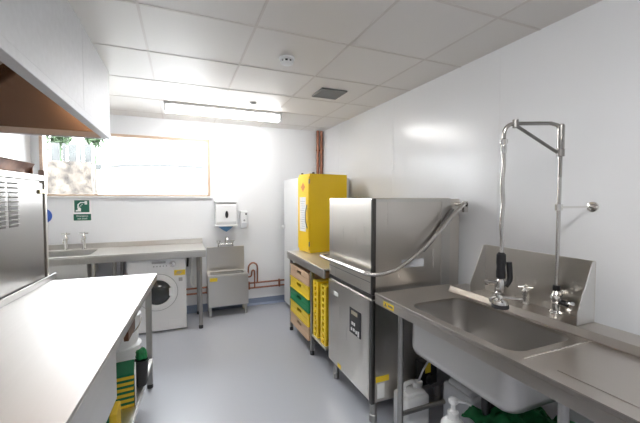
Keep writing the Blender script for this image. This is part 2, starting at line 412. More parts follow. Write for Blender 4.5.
# scouring sponges stacked on the shelf
def sponge(M, o, label, tall=False):
    t = thing('scouring_sponge', o, label, 'sponge', 'sponges stacked under the worktop')
    t.rotation_euler = (0, 0, 0)
    W, D = .085, .10
    MB(M).box(-W, W, -D, D, 0, .019, .005).build('foam', 'sponge_yellow', t)
    MB(M).box(-W, W, -D, D, .0195, .0335, .004).build('scourer', 'scourer_green', t)
    return t
so = Vector((-.372, 2.318, SHZ + .001)); SM = Matrix.Translation(so) @ Matrix.Rotation(R(6.5), 4, 'Z')
s0 = sponge(SM, so, 'yellow and green scouring sponge at the bottom of the sponge stack under the worktop')
for k, wd in enumerate(('second from the bottom', 'third from the bottom', 'third from the top', 'second from the top', 'topmost')):
    dup(s0, (so.x + .002 * math.sin(k * 2.1), so.y, so.z + .034 * (k + 1)), 'yellow and green scouring sponge, %s of the stack under the worktop' % wd)
tag(MB(SM).box(.089, .096, -.095, .06, 0, .20, .002).build('white_card', 'white_plastic'), 'thin white card on edge beside the sponge stack', 'card')
sp2 = thing('scouring_sponge', (-.33, 1.80, SHZ + .001), 'large scouring sponge on edge below the drawer box, in front of the sponge stack', 'sponge')
MB().box(-.41, -.322, 1.75, 1.87, SHZ + .001, SHZ + .25, .008).build('scourer', 'scourer_green', sp2)
MB().box(-.3215, -.290, 1.75, 1.87, SHZ + .001, SHZ + .25, .008).build('foam', 'sponge_yellow', sp2)
tag(MB().lathe([(.03, 0), (.036, .02), (.042, .16), (.045, .162), (.045, .172), (.04, .172), (.034, .02), (.01, .015)], (-.262, 2.475, SHZ + .001)).build('dark_tub', 'dark_rubber'), 'small dark tub on the shelf behind the sponge stack', 'tub')
def rumpled(name, c, rx, ry, rz, seed, m, sub=4, amp=.35):
    b = MB(); bm = bmesh.new(); bmesh.ops.create_icosphere(bm, subdivisions=sub, radius=1)
    for v in bm.verts:
        p = v.co.copy(); n1 = noise.noise(p * 1.7 + Vector((seed, 0, 0))); n2 = abs(noise.noise(p * 4.1 + Vector((0, seed, 0))))
        k = 1 + amp * n1 + amp * .9 * n2
        v.co = Vector((c[0] + p.x * k * rx, c[1] + p.y * k * ry, max(c[2], c[2] + rz + p.z * k * rz)))
    b._merge(bm); return b.build(name, m, ang=180)
tag(rumpled('green_cloth', (-.262, 2.475, SHZ + .174), .034, .034, .035, 3, 'cloth_green'), 'small green cloth on the dark tub under the left worktop', 'cloth')
def tub(name, c, r, h, label):
    t = thing(name, c, label, 'tub', 'white tubs under the worktop')
    MB().lathe([(r * .82, 0), (r * .86, .012), (r * .98, h - .03), (r, h - .028), (r, h - .018), (r * .97, h - .018), (r * .8, .02), (.01, .014)], c, seg=36).build('body', 'white_plastic', t)
    MB().lathe([(r * 1.01, h - .017), (r * 1.03, h - .012), (r * 1.03, h - .003), (r * .96, h), (.01, h)], c, seg=36).build('lid', 'white_plastic', t)
    MB().tube([(c[0] + r * 1.045 * math.cos(a), c[1] - r * 1.045 * math.sin(a) , c[2] + h - .04 - .09 * math.sin(a)) for a in [k * math.pi / 16 for k in range(17)]], .004, 8).build('handle', 'tube_steel', t)
    return t
t1 = tub('plastic_tub', (-.42, 2.70, SHZ + .001), .135, .21, 'white round tub on the worktop shelf, lower of two')
dup(t1, (-.42, 2.70, SHZ + .212), 'white round tub on the worktop shelf, stacked on another')

# ------------------------------------------------------------ stainless appliance behind the worktop
ap = thing('cooking_appliance', LM @ Vector((-1.0, -.5, 0)), 'tall stainless steel appliance with louvred back panel behind the left worktop', 'appliance')
AX0, AX1, AY0, AY1 = -1.24, -.72, -1.05, -.02
MB(LM).box(AX0, AX1 - .012, AY0, AY1, .12, 1.62, .004).build('body', 'steel', ap)
MB(LM).box(AX1 - .0115, AX1, AY0 + .01, AY1 - .02, .14, 1.60, .002).build('back_panel', 'steel_grey', ap)
tp = MB(LM); tp.box(AX0 - .005, AX1 + .005, AY0 - .005, AY1 + .005, 1.621, 1.66, .006); tp.build('top_plate', 'steel_h', ap)
MB(LM).box(AX1 - .03, AX1 + .008, AY1 + .0005, AY1 + .03, .12, 1.70, .004).build('corner_post', 'steel', ap)
la = MB(LM).box(AX1 + .0005, AX1 + .012, -.11, -.03, 1.53, 1.56, .003).build('latch', 'brass_old', ap)
for cy in (-.435, -.575, -.715):
    MB(LM).box(AX1 + .0002, AX1 + .0012, cy - .052, cy + .052, 1.325, 1.60, 0).build('grille_backing', 'trim_dark', ap)
    for k in range(10):
        m = Matrix.Translation((AX1 + .005, cy, 1.34 + k * .0275)) @ Matrix.Rotation(R(-35), 4, 'Y')
        MB(LM @ m).box(-.0085, .0085, -.05, .05, -.0012, .0012, .001, 1).build('louvre', 'steel_dull', ap)
for x in (AX0 + .05, AX1 - .06):
    for y in (AY0 + .06, AY1 - .06): MB(LM).lathe([(.02, .12), (.02, .02), (.028, .015), (.028, .0005)], (x, y, 0)).build('foot', 'leg_steel', ap)
rt = thing('roasting_tray', LM @ Vector((-.86, -.27, 1.665)), 'dark brown metal tray with wire handle on top of the tall appliance', 'tray')
b = MB(LM @ Matrix.Translation((0, .085, .004)))
b.prism([(-.97, 1.661), (-.80, 1.661), (-.755, 1.735), (-.77, 1.74), (-.81, 1.675), (-.96, 1.675), (-1.0, 1.74), (-1.015, 1.735)], 'y', -.62, -.13)
b.box(-1.0, -.77, -.63, -.618, 1.665, 1.73, .003); b.box(-1.0, -.77, -.132, -.12, 1.665, 1.73, .003); b.build('pan', 'rust_metal', rt)
MB(LM @ Matrix.Translation((0, .085, .004))).tube(curve([(-.95, -.121, 1.715), (-.93, -.06, 1.722), (-.88, -.02, 1.725), (-.83, -.06, 1.722), (-.81, -.121, 1.715)]), .005, 8).build('handle', 'rust_metal', rt)

# ------------------------------------------------------------ bench along the back wall with its inset sink
BX0, BX1, BY0, BY1, BZ = XL + .01, .25, 3.99, 4.625, .915
bn = thing('sink_bench', (-.62, 4.3, 0), 'stainless steel bench with inset sink under the window', 'bench')
MB().holed_slab(BX0, BX1, BY0, BY1, BZ - .014, BZ, -1.44, -.88, 4.06, 4.50, .06).build('worktop', 'steel_top', bn)
MB().bowl(-1.44, -.88, 4.06, 4.50, .06, BZ - .0143, .246).build('bowl', 'steel_dull', bn)
fb = MB(); fb.box(BX0, BX1, BY0, BY0 + .016, BZ - .08, BZ - .0145, .003); fb.box(BX1 - .016, BX1, BY0 + .0165, BY1, BZ - .08, BZ - .0145, .003); fb.build('fascia', 'steel_h', bn)
MB().box(BX0, BX1, BY1 - .018, BY1, BZ + .0005, BZ + .06, .004).build('upstand', 'steel_h', bn)
MB().box(BX0 + .06, -.89, BY0 + .035, BY0 + .05, .56, BZ - .082, .004).build('apron', 'steel_dull', bn)
for x, y in ((-.845, 4.05), (-.66, 4.05), (.19, 4.05), (.19, 4.56), (-1.46, 4.05), (-1.46, 4.56), (-.66, 4.56)):
    l = MB().tube([(x, y, .04), (x, y, BZ - .0145)], .021, 14).build('leg', 'leg_steel', bn)
    MB().lathe([(.012, .04), (.024, .03), (.024, .0005)], (x, y, 0)).build('foot', 'dark_rubber', l)
MB().tube(curve([(-1.16, 4.28, .65), (-1.16, 4.28, .45), (-1.06, 4.32, .38), (-.96, 4.36, .45), (-.92, 4.45, .5), (-.9, 4.58, .5)], 6), .022, 12).build('waste_pipe', 'black_plastic', bn)
def pillar_tap(x, label):
    y, z0 = 4.545, BZ + .001
    t = thing('pillar_tap', (x, y, z0), label, 'tap', 'pillar taps on the bench sink')
    z0 += .0
    MB().lathe([(.026, 0), (.026, .006), (.018, .015), (.016, .11), (.022, .115), (.022, .145), (.014, .152), (.010, .175)], (x, y, z0), seg=18).build('body', 'chrome', t)
    MB().tube(curve([(x, y, z0 + .12), (x, y - .05, z0 + .13), (x, y - .10, z0 + .12), (x, y - .108, z0 + .085)], 5), .010, 12).build('spout', 'chrome', t)
    h = MB(); h.tube([(x - .042, y, z0 + .182), (x + .042, y, z0 + .182)], .008, 10); h.tube([(x, y - .042, z0 + .182), (x, y + .042, z0 + .182)], .008, 10); h.lathe([(.013, .172), (.014, .182), (.010, .196)], (x, y, z0), seg=14)
    h.build('cross_handle', 'chrome', t); return t
pillar_tap(-1.20, 'chrome pillar tap on the window bench, farther left'); pillar_tap(-1.03, 'chrome pillar tap on the window bench, nearer the washing machine')

# washing machine
wm = thing('washing_machine', (-.255, 4.36, 0), 'white front loading washing machine under the window bench', 'washing machine')
X0, X1, Y0, Y1 = -.55, .04, 4.09, 4.585
MB().box(X0, X1, Y0, Y1, .015, .828, .008).build('cabinet', 'white_enamel', wm)
MB().box(X0, X1, Y0 - .012, Y0 - .0005, .70, .826, .005).build('control_panel', 'white_plastic', wm)
MB().box(X0 + .02, X0 + .19, Y0 - .018, Y0 - .0125, .715, .81, .004).build('detergent_drawer', 'white_plastic', wm)
MB().lathe([(.034, 0), (.033, -.012), (.026, -.028), (.005, -.03)], (-.10, Y0 - .0125, .763), 'y', 28).build('program_dial', 'chrome', wm)
for k in range(5): MB().lathe([(.008, 0), (.007, -.006)], (-.29 + k * .032, Y0 - .0125, .745), 'y', 12).build('button', 'grey_plastic', wm)
MB().box(-.31, -.17, Y0 - .0135, Y0 - .0122, .775, .80, 0).build('display', 'print_grey', wm)
dc = (-.255, Y0 - .0005, .455)
dor = MB().lathe([(.205, 0), (.205, -.012), (.195, -.022), (.15, -.028), (.138, -.02), (.138, 0)], dc, 'y', 48).build('door', 'white_plastic', wm)
MB().lathe([(.137, -.002), (.135, -.022), (.10, -.045), (.05, -.058), (.002, -.06)], (dc[0] - .0, dc[1], dc[2]), 'y', 40).build('door_glass', 'dark_glass', dor)
MB().tube([(dc[0] + .203 * math.cos(k * math.pi / 24), dc[1] - .012, dc[2] + .203 * math.sin(k * math.pi / 24)) for k in range(48)], .005, 8, closed=True).build('seal_ring', 'grey_plastic', dor)
MB().box(dc[0] + .115, dc[0] + .165, Y0 - .040, Y0 - .024, dc[2] - .045, dc[2] + .045, .01).build('door_handle', 'white_plastic', dor)
MB().box(X1 - .19, X1 - .05, Y0 - .006, Y0 - .0005, .06, .13, .004).build('filter_flap', 'white_plastic', wm)
for x in (X0 + .05, X1 - .05):
    for y in (Y0 + .06, Y1 - .06): MB().lathe([(.02, .014), (.02, .0005)], (x, y, 0)).build('foot', 'dark_rubber', wm)
s = MB().box(-.085, .03, Y0 - .0016, Y0 - .0003, .628, .688, 0).build('energy_sticker', 'sticker_yellow', wm, label='yellow sticker')
sp = MB()
for k in range(3): sp.box(-.078 + k * .012, -.02 + k * .012, Y0 - .0024, Y0 - .0017, .638 + k * .015, .646 + k * .015, 0)
sp.build('print', 'print_grey', s)
MB().box(-.04, .0, Y0 - .0016, Y0 - .0003, .56, .60, 0).build('rating_sticker', 'print_grey', wm)
# flexible hose and black flex beside it
tag(MB().tube(curve([(.115, 4.59, .80), (.11, 4.57, .6), (.10, 4.56, .42), (.13, 4.55, .36), (.155, 4.57, .42), (.15, 4.60, .50)], 6), .013, 10).build('drain_hose', 'white_plastic'), 'pale bent hose on the wall between washing machine and bench leg', 'hose')
tag(MB().tube(curve([(.062, 4.60, .62), (.068, 4.61, .72), (.075, 4.61, .83)], 6), .012, 10).build('black_flex', 'black_plastic'), 'short black flex on the wall beside the washing machine', 'cable')

# ------------------------------------------------------------ hand sink
hs = thing('hand_sink', (.54, 4.48, 0), 'small stainless steel hand wash sink with tall apron on back wall', 'sink')
MB().box(.30, .785, 4.612, 4.635, .52, .85, .004).build('backsplash', 'steel', hs)
MB().holed_slab(.295, .79, 4.34, 4.6115, .515, .528, .33, .755, 4.375, 4.575, .05).build('rim', 'steel_top', hs)
MB().bowl(.33, .755, 4.375, 4.575, .05, .5148, .157).build('bowl', 'steel_dull', hs)
MB().box(.295, .79, 4.34, 4.352, .13, .5145, .003).build('apron', 'steel_h', hs)
for x in (.295, .78): MB().box(x, x + .01, 4.3525, 4.582, .13, .5145, .003).build('side_panel', 'steel', hs)
for x in (.318, .762):
    for y in (4.368, 4.568): MB().box(x - .016, x + .016, y - .014, y + .014, .0005, .514, .003).build('leg', 'leg_steel', hs)
MB().tube([(.54, 4.48, .355), (.54, 4.48, .13), (.54, 4.62, .11)], .02, 12).build('waste_pipe', 'copper', hs)
s = MB().box(.315, .405, 4.3385, 4.3397, .455, .50, 0).build('sticker', 'sticker_yellow', hs, label='yellow warning sticker')
mt = thing('mixer_tap', (.54, 4.62, .851), 'chrome twin handle mixer tap above the hand sink', 'tap')
b = MB(); b.tube([(.45, 4.615, .885), (.63, 4.615, .885)], .012, 12); b.build('bridge', 'chrome', mt)
for x in (.45, .63):
    MB().lathe([(.022, 0), (.022, .006), (.013, .012), (.013, .045), (.018, .05), (.016, .065)], (x, 4.615, .8512), seg=16).build('pillar', 'chrome', mt)
    h = MB(); h.tube([(x - .03, 4.615, .925), (x + .03, 4.615, .925)], .006, 8); h.tube([(x, 4.585, .925), (x, 4.638, .925)], .006, 8); h.build('cross_handle', 'chrome', mt)
MB().tube(curve([(.54, 4.615, .885), (.54, 4.61, .95), (.545, 4.58, .985), (.55, 4.52, .985), (.552, 4.49, .955)], 6), .010, 12).build('spout', 'chrome', mt)

# dispensers and signs on the back wall
pt = thing('paper_towel_dispenser', (.545, 4.58, 1.13), 'white paper towel dispenser with blue paper above the hand sink', 'dispenser')
MB().prism([(4.636, 1.15), (4.636, 1.44), (4.53, 1.44), (4.51, 1.40), (4.505, 1.19), (4.53, 1.15)], 'x', .41, .675, .008).build('case', 'white_plastic', pt)
MB().box(.398, .687, 4.50, 4.637, 1.441, 1.46, .006).build('lid', 'white_plastic', pt)
MB().box(.40, .685, 4.50, 4.637, 1.128, 1.1495, .006).build('base_tray', 'white_plastic', pt)
m = Matrix.Translation((.548, 4.5035, 1.285)) @ Matrix.Scale(.42, 4, (1, 0, 0))
b = MB(m); b.lathe([(.048, 0), (.046, -.003), (.001, -.004)], (0, 0, 0), 'y', 24); b.build('sight_window', 'black_plastic', pt)
bm = bmesh.new()
P = [(.44, 4.57, 1.127), (.64, 4.57, 1.127), (.60, 4.555, 1.09), (.545, 4.545, 1.055), (.50, 4.55, 1.08)]
Q = [(x, y + .006, z) for x, y, z in P]
A = [bm.verts.new(p) for p in P]; B = [bm.verts.new(p) for p in Q]
bm.faces.new(A); bm.faces.new(B[::-1])
for k in range(5): bm.faces.new((A[k], A[(k + 1) % 5], B[(k + 1) % 5], B[k]))
MB()._merge(bm).build('paper_sheet', 'paper_blue', pt)
sd2 = thing('soap_dispenser', (.78, 4.6, 1.08), 'slim white soap dispenser on the wall right of the towel dispenser', 'dispenser')
MB().box(.735, .828, 4.55, 4.636, 1.09, 1.325, .014, 3).build('case', 'white_plastic', sd2)
MB().box(.75, .812, 4.535, 4.5495, 1.10, 1.17, .008).build('push_plate', 'clear_plastic', sd2)
MB().lathe([(.013, 0), (.012, -.004)], (.782, 4.5495, 1.20), 'y', 14).build('sight_window', 'print_grey', sd2)
MB().box(.795, .815, 4.545, 4.5497, 1.275, 1.295, .003).build('lock', 'black_plastic', sd2)

sg = thing('eye_wash_sign', (-1.06, YB - .004, 1.24), 'green and white eye wash sign on the wall under the window', 'sign')
yS = YB - .0045
MB().box(-1.149, -.971, yS, YB - .0005, 1.234, 1.482, .001).build('board', 'sign_white', sg)
MB().box(-1.135, -.99, yS - .001, yS - .0001, 1.335, 1.475, 0).build('green_panel', 'sign_green', sg)
MB().box(-1.145, -.975, yS - .001, yS - .0001, 1.24, 1.315, 0).build('green_panel', 'sign_green', sg)
pc = MB()
pc.lathe([(.017, 0), (.017, -.0008)], (-1.088, yS - .0011, 1.372), 'y', 18)
pc.prism([(-1.125, 1.345), (-1.07, 1.345), (-1.075, 1.362), (-1.12, 1.362)], 'y', yS - .0019, yS - .0011)
pc.tube([(-1.10, yS - .0016, 1.385), (-1.098, yS - .0016, 1.425), (-1.075, yS - .0016, 1.448), (-1.02, yS - .0016, 1.448)], .007, 6)
for k in range(3): pc.lathe([(.0055, 0), (.0055, -.0008)], (-1.06 - k * .012, yS - .0011, 1.425 - k * .014), 'y', 8)
pc.box(-1.035, -1.01, yS - .002, yS - .0011, 1.425, 1.465, 0)
pc.build('pictogram', 'sign_white', sg)
mtx = Matrix.Translation((-1.06, yS - .0016, 1.292)) @ Matrix.Rotation(R(90), 4, 'X')
text_mesh('Emergency', .026, mtx, 'lettering', 'sign_white', sg)
mtx = Matrix.Translation((-1.06, yS - .0016, 1.262)) @ Matrix.Rotation(R(90), 4, 'X')
text_mesh('eye wash', .026, mtx, 'lettering', 'sign_white', sg)
bs = thing('round_blue_sign', (-1.38, YB - .003, 1.22), 'round blue sign on the back wall, half hidden by the appliance', 'sign')
MB().lathe([(.085, -.0005), (.085, -.003)], (-1.43, YB, 1.30), 'y', 32).build('disc', 'sign_blue', bs)
MB().lathe([(.03, -.0031), (.03, -.0038)], (-1.43, YB, 1.30), 'y', 16).build('pictogram', 'sign_white', bs)

# copper pipes
cp = thing('copper_pipework', (.6, 4.6, .25), 'copper pipes running low along the back wall behind the hand sink', 'pipe')
for z in (.255, .325): MB().tube([(-.6, 4.608, z), (1.93, 4.608, z)], .011, 10).build('pipe', 'copper', cp)
MB().tube(curve([(.80, 4.60, .46), (.835, 4.60, .47), (.845, 4.59, .57), (.90, 4.585, .61), (.955, 4.585, .57), (.96, 4.585, .45), (.96, 4.590, .337)], 6), .011, 10).build('pipe_loop', 'copper', cp)
MB().tube(curve([(.80, 4.59, .42), (.87, 4.575, .43), (.885, 4.575, .50), (.91, 4.575, .505), (.92, 4.575, .46), (.92, 4.577, .30), (.92, 4.585, .267)], 6), .010, 10).build('pipe_loop', 'copper', cp)
for x in (.3, .85, 1.28): MB().box(x - .01, x + .01, 4.595, 4.639, .238, .342, .002).build('clip', 'copper', cp)
cr = thing('riser_pipes', (1.90, 4.6, 1.0), 'pair of copper pipes rising to the ceiling in the back right corner', 'pipe')
for x in (1.868, 1.925):
    MB().tube([(x, 4.595, .35), (x, 4.595, ZC - .002)], .021, 14).build('pipe', 'copper', cr)
    for z in (2.19, 1.0): MB().lathe([(.024, 0), (.027, .003), (.027, .018), (.024, .021)], (x, 4.595, z)).build('clip', 'copper', cr)

# ------------------------------------------------------------ white cupboard, right-hand table, yellow cabinet
lk = thing('white_cupboard', (1.65, 4.1, 0), 'tall pale cupboard with round knob behind the yellow cabinet', 'cupboard')
MB().box(1.345, 1.93, 3.72, 4.53, .03, 1.75, .006).build('carcass', 'offwhite_paint', lk)
d = MB().box(1.328, 1.3445, 3.73, 4.525, .05, 1.742, .004).build('door', 'offwhite_paint', lk)
MB().lathe([(.010, 0), (.010, -.018), (.024, -.024), (.026, -.036), (.018, -.046), (.002, -.048)], (1.3275, 4.47, 1.10), 'x', 20).build('knob', 'white_plastic', d)
for x in (1.40, 1.88):
    for y in (3.78, 4.47): MB().box(x - .025, x + .025, y - .025, y + .025, .0005, .03, .003).build('foot', 'dark_rubber', lk)

TX0, TX1, TY0, TY1 = 1.10, 1.80, 2.57, 3.64
rtb = thing('dish_table', (1.42, 3.1, 0), 'stainless steel table with crates beneath it, left of the dishwasher', 'table')
MB().box(TX0, TX1, TY0, TY1, .884, .9, .004).build('worktop', 'steel_top', rtb)
fb = MB(); fb.box(TX0, TX0 + .016, TY0, TY1, .82, .8835, .003); fb.box(TX0 + .0165, TX1, TY1 - .016, TY1, .82, .8835, .003); fb.build('fascia', 'steel_h', rtb)
MB().box(TX1 - .014, TX1, TY0, TY1, .9005, .96, .003).build('upstand', 'steel_h', rtb)
for x, y in ((1.14, 3.60), (1.14, 2.945), (1.70, 3.60), (1.70, 2.945)):
    l = MB().box(x - .016, x + .016, y - .016, y + .016, .04, .8835, .003).build('leg', 'leg_steel', rtb)
    MB().lathe([(.010, .04), (.020, .03), (.020, .0005)], (x, y, 0)).build('foot', 'dark_rubber', l)
MB().box(1.125, 1.71, 2.59, 2.925, .19, .21, .003).build('shelf', 'steel_dull', rtb)
for y in (2.968, 3.577):
    MB().box(1.125, 1.715, y - .006, y + .006, .095, .113, .002).build('runner', 'leg_steel', rtb)
MB().box(1.157, 1.70, 2.962, 3.585, .085, .0945, .002).build('crate_shelf', 'leg_steel', rtb)
cz = .1145; H = .132
cl = [('tan', 'lowest'), ('yellow', 'second from the bottom'), ('green', 'middle one'), ('yellow', 'second from the top'), ('tan', 'topmost')]
for c, wd in cl:
    t = thing('plastic_crate', (1.40, 3.27, cz), '%s plastic crate under the dish table, %s of the stack' % (c, wd), 'crate', 'crates stacked under the dish table')
    x0, x1, y0, y1 = 1.118, 1.69, 2.985, 3.56
    b = MB(); b.box(x0 + .01, x1 - .01, y0 + .01, y1 - .01, cz, cz + .008, .002)
    ym = (y0 + y1) / 2; z0, z1 = cz + .004, cz + H - .004
    b.box(x0, x0 + .014, y0, y1, z0, z0 + .065, .003); b.box(x0, x0 + .014, y0, ym - .07, z0 + .066, z1, .003); b.box(x0, x0 + .014, ym + .07, y1, z0 + .066, z1, .003); b.box(x0, x0 + .014, ym - .069, ym + .069, z0 + .095, z1, .003)
    b.box(x1 - .014, x1, y0, y1, z0, z1, .003); b.box(x0 + .015, x1 - .015, y0, y0 + .014, z0, z1, .003); b.box(x0 + .015, x1 - .015, y1 - .014, y1, z0, z1, .003)
    b.build('body', c + '_plastic', t)
    b = MB(); b.box(x0 - .006, x0 - .0005, y0, y1, z1 - .018, z1, .002); b.box(x0 - .006, x0 - .0005, y0, y1, z0, z0 + .012, .002); b.build('rim', c + '_plastic', t)
    cz += H + .001
def upright(y0, label):
    t = thing('dish_rack', (1.40, y0 + .07, .2105), label, 'dish rack', 'yellow racks on edge')
    x0, x1, y1, z0, z1 = 1.135, 1.63, y0 + .11, .2105, .735
    b = MB(); b.box(x0, x1, y1 - .01, y1, z0, z1, .004)                        # base of the rack, on edge
    b.box(x0, x1, y0, y1, z0, z0 + .012, .003); b.box(x0, x1, y0, y1, z1 - .012, z1, .003)
    b.box(x1 - .012, x1, y0, y1, z0 + .013, z1 - .013, .003)
    b.box(x0, x0 + .012, y0, y0 + .03, z0 + .013, z1 - .013, .003); b.box(x0, x0 + .012, y1 - .035, y1, z0 + .013, z1 - .013, .003)
    for k in range(9): z = z0 + .05 + k * .054; b.box(x0, x0 + .011, y0 + .031, y1 - .036, z - .012, z + .012, .003)
    b.build('frame', 'yellow_plastic', t)
    g_ = MB()
    for k in range(1, 8):
        g_.box(x0 + .015, x1 - .015, y0 + .02, y0 + .028, z0 + k * .064, z0 + k * .064 + .008, .001); g_.box(x0 + k * .06, x0 + k * .06 + .008, y0 + .029, y0 + .037, z0 + .015, z1 - .015, .001)
    g_.build('lattice', 'yellow_plastic', t); return t
u = upright(2.80, 'yellow plastic rack standing on edge next to the crate stack')
dup(u, (1.40, 2.62 + .07, .2105), 'yellow plastic rack standing on edge next to the dishwasher')

yc = thing('yellow_cabinet', (1.51, 3.51, .9), 'bright yellow metal safety cabinet standing on the dish table', 'cabinet')
x0, x1, y0, y1, z0, z1 = 1.285, 1.765, 3.385, 3.655, .9005, 1.765
YM = Matrix.Translation((x0, y0, 0)) @ Matrix.Rotation(R(7), 4, 'Z') @ Matrix.Translation((-x0, -y0, 0))
MB(YM).box(x0, x1, y0, y1, z0, z1, .004).build('body', 'yellow_paint', yc)
d = MB(YM).box(x0 - .016, x0 - .0005, y0 + .004, y1 - .004, z0 + .03, z1 - .028, .004).build('door', 'yellow_paint', yc)
lb = MB(YM).box(x0 - .0185, x0 - .0165, y0 + .065, y1 - .055, 1.13, 1.51, .0005, 1).build('notice', 'sticker_white', d, label='white printed notice')
b = MB(YM)
for k in range(13): b.box(x0 - .0192, x0 - .0187, y0 + .08 + (k % 3) * .008, y1 - .07 - ((k * 7) % 4) * .012, 1.16 + k * .025, 1.164 + k * .025, 0)
b.build('print', 'print_grey', lb)
m = Matrix.Translation((x0 - .0172, (y0 + y1) / 2, 1.62)) @ Matrix.Rotation(R(45), 4, 'X')
MB(YM @ m).box(-.0007, .0007, -.036, .036, -.036, .036, 0).build('hazard_diamond', 'print_red', d)
MB(YM).tube(curve([(x0 - .0166, y0 + .035, 1.17), (x0 - .035, y0 + .035, 1.24), (x0 - .038, y0 + .035, 1.30), (x0 - .035, y0 + .035, 1.36), (x0 - .0166, y0 + .035, 1.43)], 5), .006, 8).build('handle', 'steel_dark', d)
for z in (1.0, 1.68): MB(YM).tube([(x0 - .012, y0 - .004, z - .025), (x0 - .012, y0 - .004, z + .025)], .0065, 8).build('hinge', 'steel_dark', yc)
for x, y in ((1.30, 3.60), (1.34, 3.41)): MB(YM).lathe([(.014, 0), (.014, .012), (.009, .016)], (x, y, z1 + .0003), seg=12).build('stud', 'black_plastic', yc)

# ------------------------------------------------------------ dishwasher
dw = thing('hood_dishwasher', (1.45, 2.2, 0), 'stainless steel hood type commercial dishwasher with long lift handle', 'dishwasher')
x0, x1, y0, y1 = 1.13, 1.775, 1.85, 2.545
MB().box(x0 + .012, x1, y0, y1, .15, .838, .006).build('body', 'steel', dw)
fp = MB().box(x0, x0 + .0115, y0 + .035, y1 - .005, .155, .832, .004).build('front_panel', 'steel', dw)
MB().box(x0 - .002, x0 + .03, y0 - .002, y0 + .032, .14, .836, .010, 3).build('corner_post', 'trim_dark', dw)
MB().box(x0 + .005, x1, y0 + .002, y1 - .002, .839, .865, .004).build('waist_rail', 'trim_dark', dw)
hood = MB(); hood.box(x0 + .005, x1, y0 + .004, y1 - .004, .866, 1.50, .012, 3); hood.build('lift_hood', 'steel', dw)
b = MB(); b.box(x0, x0 + .03, y0 - .002, y0 + .024, .868, 1.498, .008, 3); b.build('hood_corner_trim', 'trim_dark', dw)
b = MB(); b.box(x0 + .025, x0 + .028, y0 + .0005, y0 + .0038, .88, 1.49, 0); b.box(x1 - .08, x1 - .002, y0 - .001, y0 + .0036, .868, 1.498, .001, 1)
b.box(x0 + .02, x1 - .02, y0 - .0005, y0 + .0036, 1.475, 1.492, .001, 1); b.build('hood_seam', 'steel_h', dw)
MB().box(x0 + .0042, x0 + .007, y0 + .03, y1 - .01, .945, .950, 0).build('hood_seam', 'steel_dark', dw)
MB().box(x1 + .004, x1 + .105, y0 + .02, y1 - .02, .15, 1.495, .006).build('back_column', 'steel', dw)
pn = MB().box(x0 - .004, x0 - .0005, 1.99, 2.155, .525, .708, .002).build('control_panel', 'black_plastic', fp)
MB().box(x0 - .0055, x0 - .0042, 2.035, 2.125, .665, .692, 0).build('display', 'display', fp)
b = MB()
for y, z in ((2.11, .60), (2.08, .60), (2.12, .555), (2.085, .557), (2.05, .553)): b.box(x0 - .0055, x0 - .0042, y - .011, y + .011, z - .011, z + .011, 0)
b.box(x0 - .0055, x0 - .0042, 2.01, 2.03, .53, .57, 0); b.build('buttons', 'sticker_white', fp)
MB().box(x0 - .0018, x0 - .0004, 2.355, 2.435, .72, .752, 0).build('badge', 'sticker_white', fp, label='small white maker badge')
MB().box(x0 - .0018, x0 - .0004, 2.30, 2.36, .165, .195, 0).build('sticker', 'sticker_yellow', fp, label='yellow sticker')
MB().box(x0 + .032, x0 + .135, y0 - .0016, y0 - .0004, .285, .325, 0).build('sticker', 'sticker_yellow', dw, label='yellow warning sticker')
MB().box(x0 + .045, x0 + .10, y0 - .0016, y0 - .0004, .175, .275, 0).build('data_plate', 'sticker_white', dw)
MB().box(1.36, 1.545, y0 + .0020, y0 + .0036, 1.03, 1.085, 0).build('hood_patch', 'clear_plastic', dw)  # flat grey-blue rectangle on the near side of the hood
hp = [(1.845, y1 + .05, 1.462), (1.74, y1 + .05, 1.39), (1.62, y1 + .05, 1.27), (1.45, y1 + .05, 1.137), (1.30, y1 + .05, 1.055), (1.15, y1 + .05, 1.022), (1.085, y1 + .03, 1.02), (1.065, y1 - .03, 1.02),
      (1.065, 2.2, 1.022), (1.065, 1.87, 1.024), (1.08, 1.815, 1.022), (1.13, 1.79, 1.02), (1.20, 1.786, 1.026), (1.30, 1.786, 1.055), (1.45, 1.786, 1.14), (1.62, 1.786, 1.275), (1.74, 1.786, 1.385), (1.845, 1.786, 1.462)]
MB().tube(curve(hp, 8), .0135, 14).build('lift_handle', 'tube_steel', dw)
b = MB(); b.tube([(1.845, y1 + .06, 1.455), (1.845, 1.775, 1.455)], .015, 12); b.box(1.825, 1.865, 1.775, 1.797, 1.40, 1.478, .006); b.box(1.825, 1.865, y1 + .039, y1 + .061, 1.40, 1.478, .006); b.build('pivot', 'tube_steel', dw)
MB().tube(curve([(1.785, 1.84, 1.42), (1.70, 1.835, 1.33), (1.60, 1.832, 1.21), (1.52, 1.83, 1.14)], 6), .012, 10).build('hood_strut', 'steel_dark', dw)
for x in (x0 + .045, x1 - .05):
    for y in (y0 + .05, y1 - .06): MB().lathe([(.022, .15), (.022, .05), (.027, .045), (.027, .0005)], (x, y, 0)).build('leg', 'leg_steel', dw)

